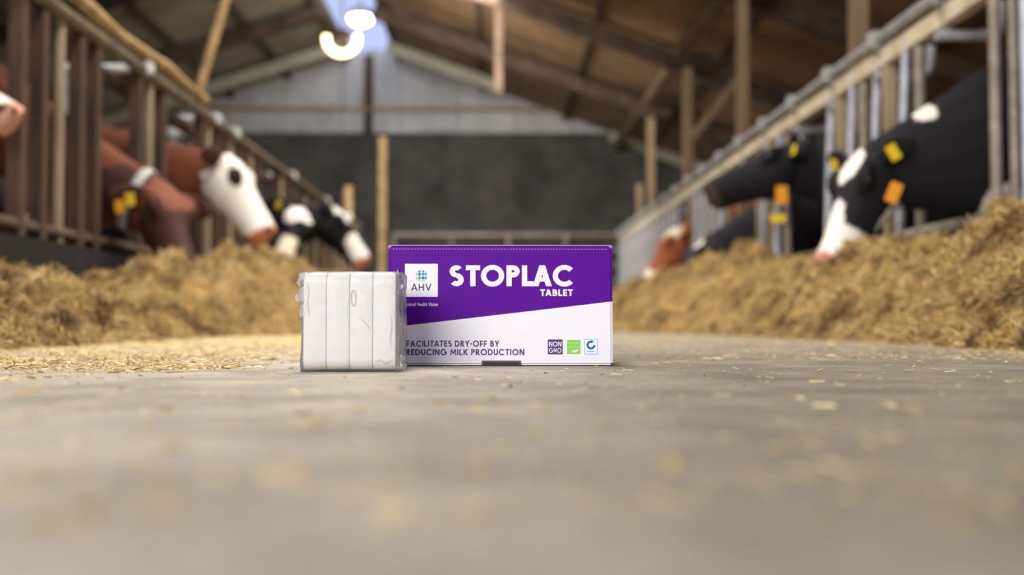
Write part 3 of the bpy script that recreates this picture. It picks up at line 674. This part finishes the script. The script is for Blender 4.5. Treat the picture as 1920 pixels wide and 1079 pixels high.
# ------------------------------------------------------------------ the printed carton
BY, BD = 1.43, .19
p0, p1 = at(728, 460, BY), at(1149, 687, BY)
bx0, bx1, bz = p0.x, p1.x, p0.z
bc = ((bx0+bx1)/2, BY, 0)
box = empty('carton', bc); tag(box, 'purple and white printed carton with bold white STOPLAC lettering', 'box')
loc = lambda px, py: (at(px, py, BY).x-bc[0], at(px, py, BY).z)
def print_mat(name, c, rough=.42): return mat(name, c, rough=rough, spec=.4)
M['ink_white'] = print_mat('white_ink', srgb(224, 218, 230)); M['ink_purple'] = print_mat('purple_ink', srgb(72, 32, 104)); M['ink_dark'] = print_mat('dark_ink', srgb(46, 44, 60))
M['ink_teal'] = print_mat('teal_ink', srgb(30, 150, 160)); M['ink_blue'] = print_mat('blue_ink', srgb(24, 96, 150)); M['ink_green'] = print_mat('green_ink', srgb(122, 196, 60)); M['ink_lime'] = print_mat('lime_ink', srgb(150, 205, 120))
M['ink_pale'] = print_mat('pale_blue_ink', srgb(206, 224, 244)); M['ink_navy'] = print_mat('navy_ink', srgb(30, 66, 130)); M['ink_mid'] = print_mat('border_blue_ink', srgb(120, 160, 214))
M['slot'] = mat('dark_slot', srgb(40, 34, 40), rough=.8); M['slot_lip'] = mat('slot_board', srgb(92, 82, 88), rough=.8)
def carton_mat():
    m = bpy.data.materials.new('printed_board'); m.use_nodes = True; nt = m.node_tree; L = nt.links; b = nt.nodes['Principled BSDF']
    tc = nt.nodes.new('ShaderNodeTexCoord'); sp = nt.nodes.new('ShaderNodeSeparateXYZ'); L.new(tc.outputs['Object'], sp.inputs[0])
    (xa, za), (xb_, zb_) = loc(753, 612), loc(1146, 566)
    k = (zb_-za)/(xb_-xa)
    q = nt.nodes.new('ShaderNodeMath'); q.operation = 'MULTIPLY_ADD'; q.inputs[1].default_value = k; q.inputs[2].default_value = za-k*xa; L.new(sp.outputs['X'], q.inputs[0])
    g_ = nt.nodes.new('ShaderNodeMath'); g_.operation = 'GREATER_THAN'; L.new(sp.outputs['Z'], g_.inputs[0]); L.new(q.outputs[0], g_.inputs[1])
    mx = nt.nodes.new('ShaderNodeMix'); mx.data_type = 'RGBA'; L.new(g_.outputs[0], mx.inputs['Factor'])
    mx.inputs['A'].default_value = srgb(222, 220, 225); mx.inputs['B'].default_value = srgb(82, 0, 136)
    L.new(mx.outputs['Result'], b.inputs['Base Color']); b.inputs['Roughness'].default_value = .5; b.inputs['Specular IOR Level'].default_value = .12
    n2 = nt.nodes.new('ShaderNodeTexNoise'); n2.inputs['Scale'].default_value = 55; n2.inputs['Detail'].default_value = 3
    L.new(tc.outputs['Object'], n2.inputs['Vector']); bp = nt.nodes.new('ShaderNodeBump'); bp.inputs['Strength'].default_value = .12; bp.inputs['Distance'].default_value = .004
    L.new(n2.outputs['Fac'], bp.inputs['Height']); L.new(bp.outputs[0], b.inputs['Normal'])
    return m
M['carton'] = carton_mat(); M['board_edge'] = mat('worn_board_edge', srgb(178, 130, 190), rough=.8)
W2 = (bx1-bx0)/2
bm = bmesh.new(); bmesh.ops.create_cube(bm, size=1)
for v in bm.verts: v.co = Vector((v.co.x*2*W2, BD/2+v.co.y*BD, .0015+(v.co.z+.5)*(bz-.0015)))
bmesh.ops.bevel(bm, geom=[e for e in bm.edges], offset=.0028, segments=3, affect='EDGES')
me = bpy.data.meshes.new('board_body'); bm.to_mesh(me); bm.free(); me.materials.append(M['carton']); me.polygons.foreach_set('use_smooth', [False]*len(me.polygons))
link('board_body', me, box)
# scored fold under the top edge, lid crease, worn corners
sc_ = MB(); zf = loc(900, 467.5)[1]; n = 70
for i in range(n):
    xx = -W2+.006+(2*W2-.012)*i/n; sc_.box((xx, -.0003, zf-.0004), (xx+.0026, .0004, zf+.0004))
sc_.build('perforation', M['board_edge'], box)
for cx_ in (-1, 1):
    q = bmesh.new(); bmesh.ops.create_icosphere(q, subdivisions=2, radius=1)
    for v in q.verts: v.co = Vector((cx_*(W2-.0022)+v.co.x*.0026, .0022+v.co.y*.0026, bz-.0022+v.co.z*.0026))
    me = bpy.data.meshes.new('worn_corner'); q.to_mesh(me); q.free(); me.materials.append(M['board_edge']); link('worn_corner', me, box)
MB().bar((-W2+.004, .0002, bz-.0004), (W2-.004, .0002, bz-.0004), .0012, .0012).build('top_fold_edge', M['board_edge'], box)
yp = -.00035
def rect(name, x0, y0, x1, y1, m, yy=yp, par=None):
    (a, za), (b, zb_) = loc(x0, y1), loc(x1, y0)
    return MB().add([(a, yy, za), (b, yy, za), (b, yy, zb_), (a, yy, zb_)], [(0, 1, 2, 3)]).build(name, m, par or box)
def line(name, text, x0, x1, ytop, ybase, t, m, parent=None, yy=yp, **kw):
    a, zb_ = loc(x0, ybase); b, zt = loc(x1, ytop); return lettering(name, text, a, b, zb_, zt-zb_, t, m, parent or box, yy, **kw)
line('title_lettering', 'STOPLAC', 843, 1074, 498, 537, .235, M['ink_white'], gap=.1, kern={'LA': -.14, 'AC': -.06, 'TO': -.06})
line('subtitle_lettering', 'TABLET', 1013, 1074, 543, 555.5, .22, M['ink_white'], gap=.12, kern={'TA': -.1})
line('slogan_lettering', 'FACILITATES DRY-OFF BY', 761.5, 936, 639, 650.5, .2, M['ink_purple'], gap=.14, kern={'TA': -.08, 'AT': -.08})
line('slogan_lettering', 'REDUCING MILK PRODUCTION', 761.5, 983, 655, 666.5, .2, M['ink_purple'], gap=.14)
lp = rect('logo_panel', 759, 495, 821, 557, M['ink_white'])
lg = -.0006
line('logo_lettering', 'AHV', 771, 809, 532.5, 545.5, .15, M['ink_dark'], lp, yy=lg, gap=.16)
# round emblem of little tiles left apart by a cross
def disc_tile(px, py, r, m):
    cx_, cz_ = loc(px, py); rr = r*BY/FPX; n = 14
    MB().add([(cx_+rr*math.cos(2*math.pi*i/n)*(1 if abs(math.cos(2*math.pi*i/n)) > .0 else 1), lg, cz_+rr*math.sin(2*math.pi*i/n)) for i in range(n)], [list(range(n))]).build('emblem_tile', m, lp)
for dx in (-1, 1):
    for dy in (-1, 1):
        disc_tile(790+dx*3.3, 518+dy*3.3, 2.9, M['ink_blue'] if dx*dy > 0 else M['ink_teal'])
        disc_tile(790+dx*8.6, 518+dy*3.3, 2.3, M['ink_lime'] if dx < 0 else M['ink_teal'])
        disc_tile(790+dx*3.3, 518+dy*8.6, 2.3, M['ink_teal'] if dy < 0 else M['ink_lime'])
        disc_tile(790+dx*7.0, 518+dy*7.0, 1.5, M['ink_lime'])
# small tag line under the logo
fc = bpy.data.curves.new('tagline', 'FONT'); fc.body = 'Animal Health Vision'; fc.size = .0062; fc.offset = .0001; fc.resolution_u = 2
fo = bpy.data.objects.new('tagline', fc); COL.objects.link(fo); dg = bpy.context.evaluated_depsgraph_get(); fm = bpy.data.meshes.new_from_object(fo.evaluated_get(dg)); bpy.data.objects.remove(fo)
xsv = [v.co.x for v in fm.vertices]; (ta, tz), (tb, _) = loc(759, 574), loc(821, 574); kx = (tb-ta)/(max(xsv)-min(xsv))
for v in fm.vertices: v.co = Vector((ta+(v.co.x-min(xsv))*kx, yp, tz+v.co.y))
fm.materials.clear(); fm.materials.append(M['ink_white']); link('tagline_lettering', fm, box)
# three square badges
bd = rect('badge', 1027, 637, 1055, 665, M['ink_purple'])
line('badge_lettering', 'NON', 1029.5, 1052.5, 641, 650, .16, M['ink_white'], bd, yy=lg, gap=.14); line('badge_lettering', 'GMO', 1029.5, 1052.5, 653, 662, .16, M['ink_white'], bd, yy=lg, gap=.14)
bd = rect('badge', 1063, 638, 1088, 664, M['ink_green'])
for yy_ in (642, 648.5):
    for i in range(4): rect('badge_mark', 1066+i*5, yy_, 1069.6+i*5, yy_+4.2, M['ink_lime'], lg, bd)
cx_, cz_ = loc(1077, 658); u = BY/FPX
MB().add([(cx_+u*a, lg, cz_+u*b) for a, b in ((-6, -1), (-2, -3), (4, -2.6), (9, 2.6), (4, 1.6), (-2, .6))], [list(range(6))]).build('badge_leaf', M['ink_white'], bd)
bd = rect('badge', 1095.5, 636, 1120.5, 665, M['ink_mid']); rect('badge_ground', 1096.6, 637.2, 1119.4, 663.8, M['ink_pale'], -.00045, bd)
cx_, cz_ = loc(1108, 647.5); mb = MB()
for i in range(24):
    a, b = R(70+290*i/24), R(70+290*(i+1)/24); mb.add([(cx_+u*r_*math.cos(q), lg, cz_+u*r_*math.sin(q)) for r_, q in ((8.2, a), (8.2, b), (4.4, b), (4.4, a))], [(0, 1, 2, 3)])
mb.add([(cx_+u*a, lg, cz_+u*b) for a, b in ((.5, 4), (5, 6.4), (1.2, 9.6))], [(0, 1, 2)])
mb.build('badge_arrow', M['ink_navy'], bd)
rect('badge_mark', 1101, 658.5, 1115, 660.2, M['ink_mid'], lg, bd)
# tuck-in slot at the foot
(a, z0_), (b, z1_) = loc(903, 689.5), loc(977, 676.5)
z0_ = max(z0_, .0012)
MB().box((a, -.0012, z0_), (b, .001, z1_), .0006).build('slot_tab', M['slot_lip'], box)
MB().box((a+.002, -.0016, z0_+.001), (b-.002, .0, z1_-.0026), .0004).build('slot_opening', M['slot'], box)

# ------------------------------------------------------------------ wrapped tablets
TY = 1.253
tx0, tx1 = at(568, 640, TY).x, at(742, 640, TY).x; tz = at(650, 511, TY).z; TD = .118
pk = empty('tablet_pack', ((tx0+tx1)/2, TY, 0)); tag(pk, 'pack of four white slab tablets wrapped in crinkled clear film', 'tablets')
M['tablet'] = mat('pressed_white_tablet', srgb(206, 205, 202), srgb(215, 213, 210), 60, .7, 0, .06, 300)
tw = (tx1-tx0)/4
def slab():
    mb = MB(); rad = .013; bev = .0012; z0, z1 = .0025, tz; y0, y1 = 0, TD
    prof = []
    for cy, cz, a0 in ((y1-rad, z1-rad, 0), (y0+rad, z1-rad, 90), (y0+rad, z0+rad, 180), (y1-rad, z0+rad, 270)):
        for i in range(9): a = R(a0+90*i/8); prof.append((cy+rad*math.cos(a), cz+rad*math.sin(a)))
    n = len(prof); cy, cz = (y0+y1)/2, (z0+z1)/2
    rings = []
    for x, ins in ((-tw/2+.0002, bev), (-tw/2+.0002+bev*.3, bev*.3), (-tw/2+.0002+bev, 0), (tw/2-.0002-bev, 0), (tw/2-.0002-bev*.3, bev*.3), (tw/2-.0002, bev)):
        rings.append([(x, y-ins*np.sign(y-cy)*min(1, abs(y-cy)/.04), z-ins*np.sign(z-cz)*min(1, abs(z-cz)/.04)) for y, z in prof])
    v = [p for rg in rings for p in rg]
    mb.add(v, [(i*n+k, i*n+(k+1) % n, (i+1)*n+(k+1) % n, (i+1)*n+k) for i in range(5) for k in range(n)], True)
    mb.add(rings[0], [list(range(n))[::-1]]); mb.add(rings[-1], [list(range(n))])
    return mb.mesh('tablet', M['tablet'])
sm_ = slab()
for i in range(4): link('tablet', sm_, pk, ((i-1.5)*tw, random.uniform(-.0004, .0004), 0))
def film_mat(name='clear_film', body=.2):
    m = bpy.data.materials.new(name); m.use_nodes = True; nt = m.node_tree; L = nt.links
    for n in list(nt.nodes): nt.nodes.remove(n)
    out = nt.nodes.new('ShaderNodeOutputMaterial'); tr = nt.nodes.new('ShaderNodeBsdfTransparent'); gl = nt.nodes.new('ShaderNodeBsdfGlossy'); df = nt.nodes.new('ShaderNodeBsdfDiffuse')
    tr.inputs[0].default_value = (.97, .97, .97, 1); gl.inputs['Roughness'].default_value = .2; df.inputs[0].default_value = (.85, .84, .82, 1)
    tc = nt.nodes.new('ShaderNodeTexCoord'); nz = nt.nodes.new('ShaderNodeTexNoise'); nz.inputs['Scale'].default_value = 70; nz.inputs['Detail'].default_value = 5; nz.inputs['Distortion'].default_value = 1.2
    L.new(tc.outputs['Object'], nz.inputs['Vector']); bp = nt.nodes.new('ShaderNodeBump'); bp.inputs['Strength'].default_value = .3; bp.inputs['Distance'].default_value = .004
    L.new(nz.outputs['Fac'], bp.inputs['Height']); L.new(bp.outputs[0], gl.inputs['Normal'])
    fr_ = nt.nodes.new('ShaderNodeFresnel'); fr_.inputs[0].default_value = 1.22; L.new(bp.outputs[0], fr_.inputs['Normal'])
    a = nt.nodes.new('ShaderNodeMixShader'); a.inputs[0].default_value = body; L.new(tr.outputs[0], a.inputs[1])
    tl_ = nt.nodes.new('ShaderNodeBsdfTranslucent'); tl_.inputs[0].default_value = (.9, .89, .87, 1); ds = nt.nodes.new('ShaderNodeMixShader'); ds.inputs[0].default_value = .45
    L.new(df.outputs[0], ds.inputs[1]); L.new(tl_.outputs[0], ds.inputs[2]); L.new(ds.outputs[0], a.inputs[2])
    b = nt.nodes.new('ShaderNodeMixShader'); L.new(fr_.outputs[0], b.inputs[0]); L.new(a.outputs[0], b.inputs[1]); L.new(gl.outputs[0], b.inputs[2])
    L.new(b.outputs[0], out.inputs['Surface']); return m
M['film'] = film_mat(); M['film_fold'] = film_mat('folded_film', .5)
bm = bmesh.new(); bmesh.ops.create_cube(bm, size=1); bmesh.ops.subdivide_edges(bm, edges=bm.edges[:], cuts=26, use_grid_fill=True)
hx, hy, hz = (tx1-tx0)/2+.0012, TD/2+.001, tz/2+.0005; rad = .012
for v in bm.verts:
    c = Vector((v.co.x*2*hx, v.co.y*2*hy, v.co.z*2*hz)); s_ = abs(v.co.x)*2
    # round the y-z corners
    q = Vector((0, max(-hy+rad, min(hy-rad, c.y)), max(-hz+rad, min(hz-rad, c.z)))); dlt = Vector((0, c.y, c.z))-q
    if dlt.length > rad and abs(c.y) > hy-rad and abs(c.z) > hz-rad: c = Vector((c.x, 0, 0))+q+dlt.normalized()*rad
    p = Vector((c.x, TD/2+c.y, tz/2+.0008+c.z)); f = p.z/tz
    nn = noise.noise(p*55+Vector((3, 1, 7))); n3 = noise.noise(p*140)
    if s_ > .985:
        if p.x < 0: amp = .0085*max(0, min(1, (f-.52)/.12))+.0085*max(0, min(1, (.2-f)/.1))+.0015
        else: amp = .0042
        r_ = min(1, (hy-abs(c.y))/.02+.15)
        p.x += math.copysign(amp*(.55+.6*nn+.4*n3)*(.6+.4*r_), p.x)
        p.y += .003*noise.noise(p*70); p.z += .004*noise.noise(p*60+Vector((7, 0, 0)))
    else:
        p += Vector((0, -.0006-.0012*abs(nn), 0)) if c.y < -hy+.01 else Vector((0, 0, .0008*abs(nn)))
    p.z = max(.0006, p.z); v.co = p
bm.normal_update(); me = bpy.data.meshes.new('plastic_film'); bm.to_mesh(me); bm.free(); me.materials.append(M['film']); me.materials.append(M['film_fold'])
me.polygons.foreach_set('use_smooth', [True]*len(me.polygons))
for p_ in me.polygons: p_.material_index = 1 if abs(p_.center.x) > hx*.985 else 0
link('plastic_film', me, pk)
# torn film ends sticking out at the corners
def flap(px, py, w_, h, dx, seed):
    q = at(px, py, TY+.012); mb = MB(); n = 7; v = []
    for i in range(n):
        for j in range(n):
            a, b = i/(n-1), j/(n-1)
            v.append((q.x-pk.location.x+dx*a*w_*(.6+.5*noise.noise(Vector((b*3, seed, 0)))), .012+.012*noise.noise(Vector((a*2, b*3, seed)))+.01*a, max(.0006, q.z+(b-.5)*h*(1-.35*a)+.003*noise.noise(Vector((a*4, b*4, seed+3))))))
    mb.add(v, [(i*n+j, i*n+j+1, (i+1)*n+j+1, (i+1)*n+j) for i in range(n-1) for j in range(n-1)], True)
    mb.build('film_end', M['film_fold'], pk)
flap(569, 543, .0125, .04, -1, 1.3); flap(570, 681, .0125, .03, -1, 4.1); flap(744, 682, .014, .024, 1, 7.7); flap(744, 530, .009, .03, 1, 2.2)
def glint_wrinkle(pts, r_):  # thin pale folds laid on the film in place of its glints
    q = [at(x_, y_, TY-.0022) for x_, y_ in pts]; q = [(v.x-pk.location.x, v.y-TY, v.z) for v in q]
    MB().tube(q, [r_*.4]+[r_]*(len(q)-2)+[r_*.4], 6).build('film_glint_wrinkle', M['film_fold'], pk)
glint_wrinkle([(662+4.5*math.cos(R(a_)), 559+15*math.sin(R(a_))) for a_ in range(20, 381, 30)], .0007)
glint_wrinkle([(672, 594), (680, 601), (688, 611), (694, 620)], .0006); glint_wrinkle([(732, 590), (734, 610), (731, 632), (733, 650)], .0006)
glint_wrinkle([(704, 678), (712, 674), (722, 681), (734, 676)], .0008); glint_wrinkle([(574, 528), (578, 545), (576, 570), (579, 596)], .0006)
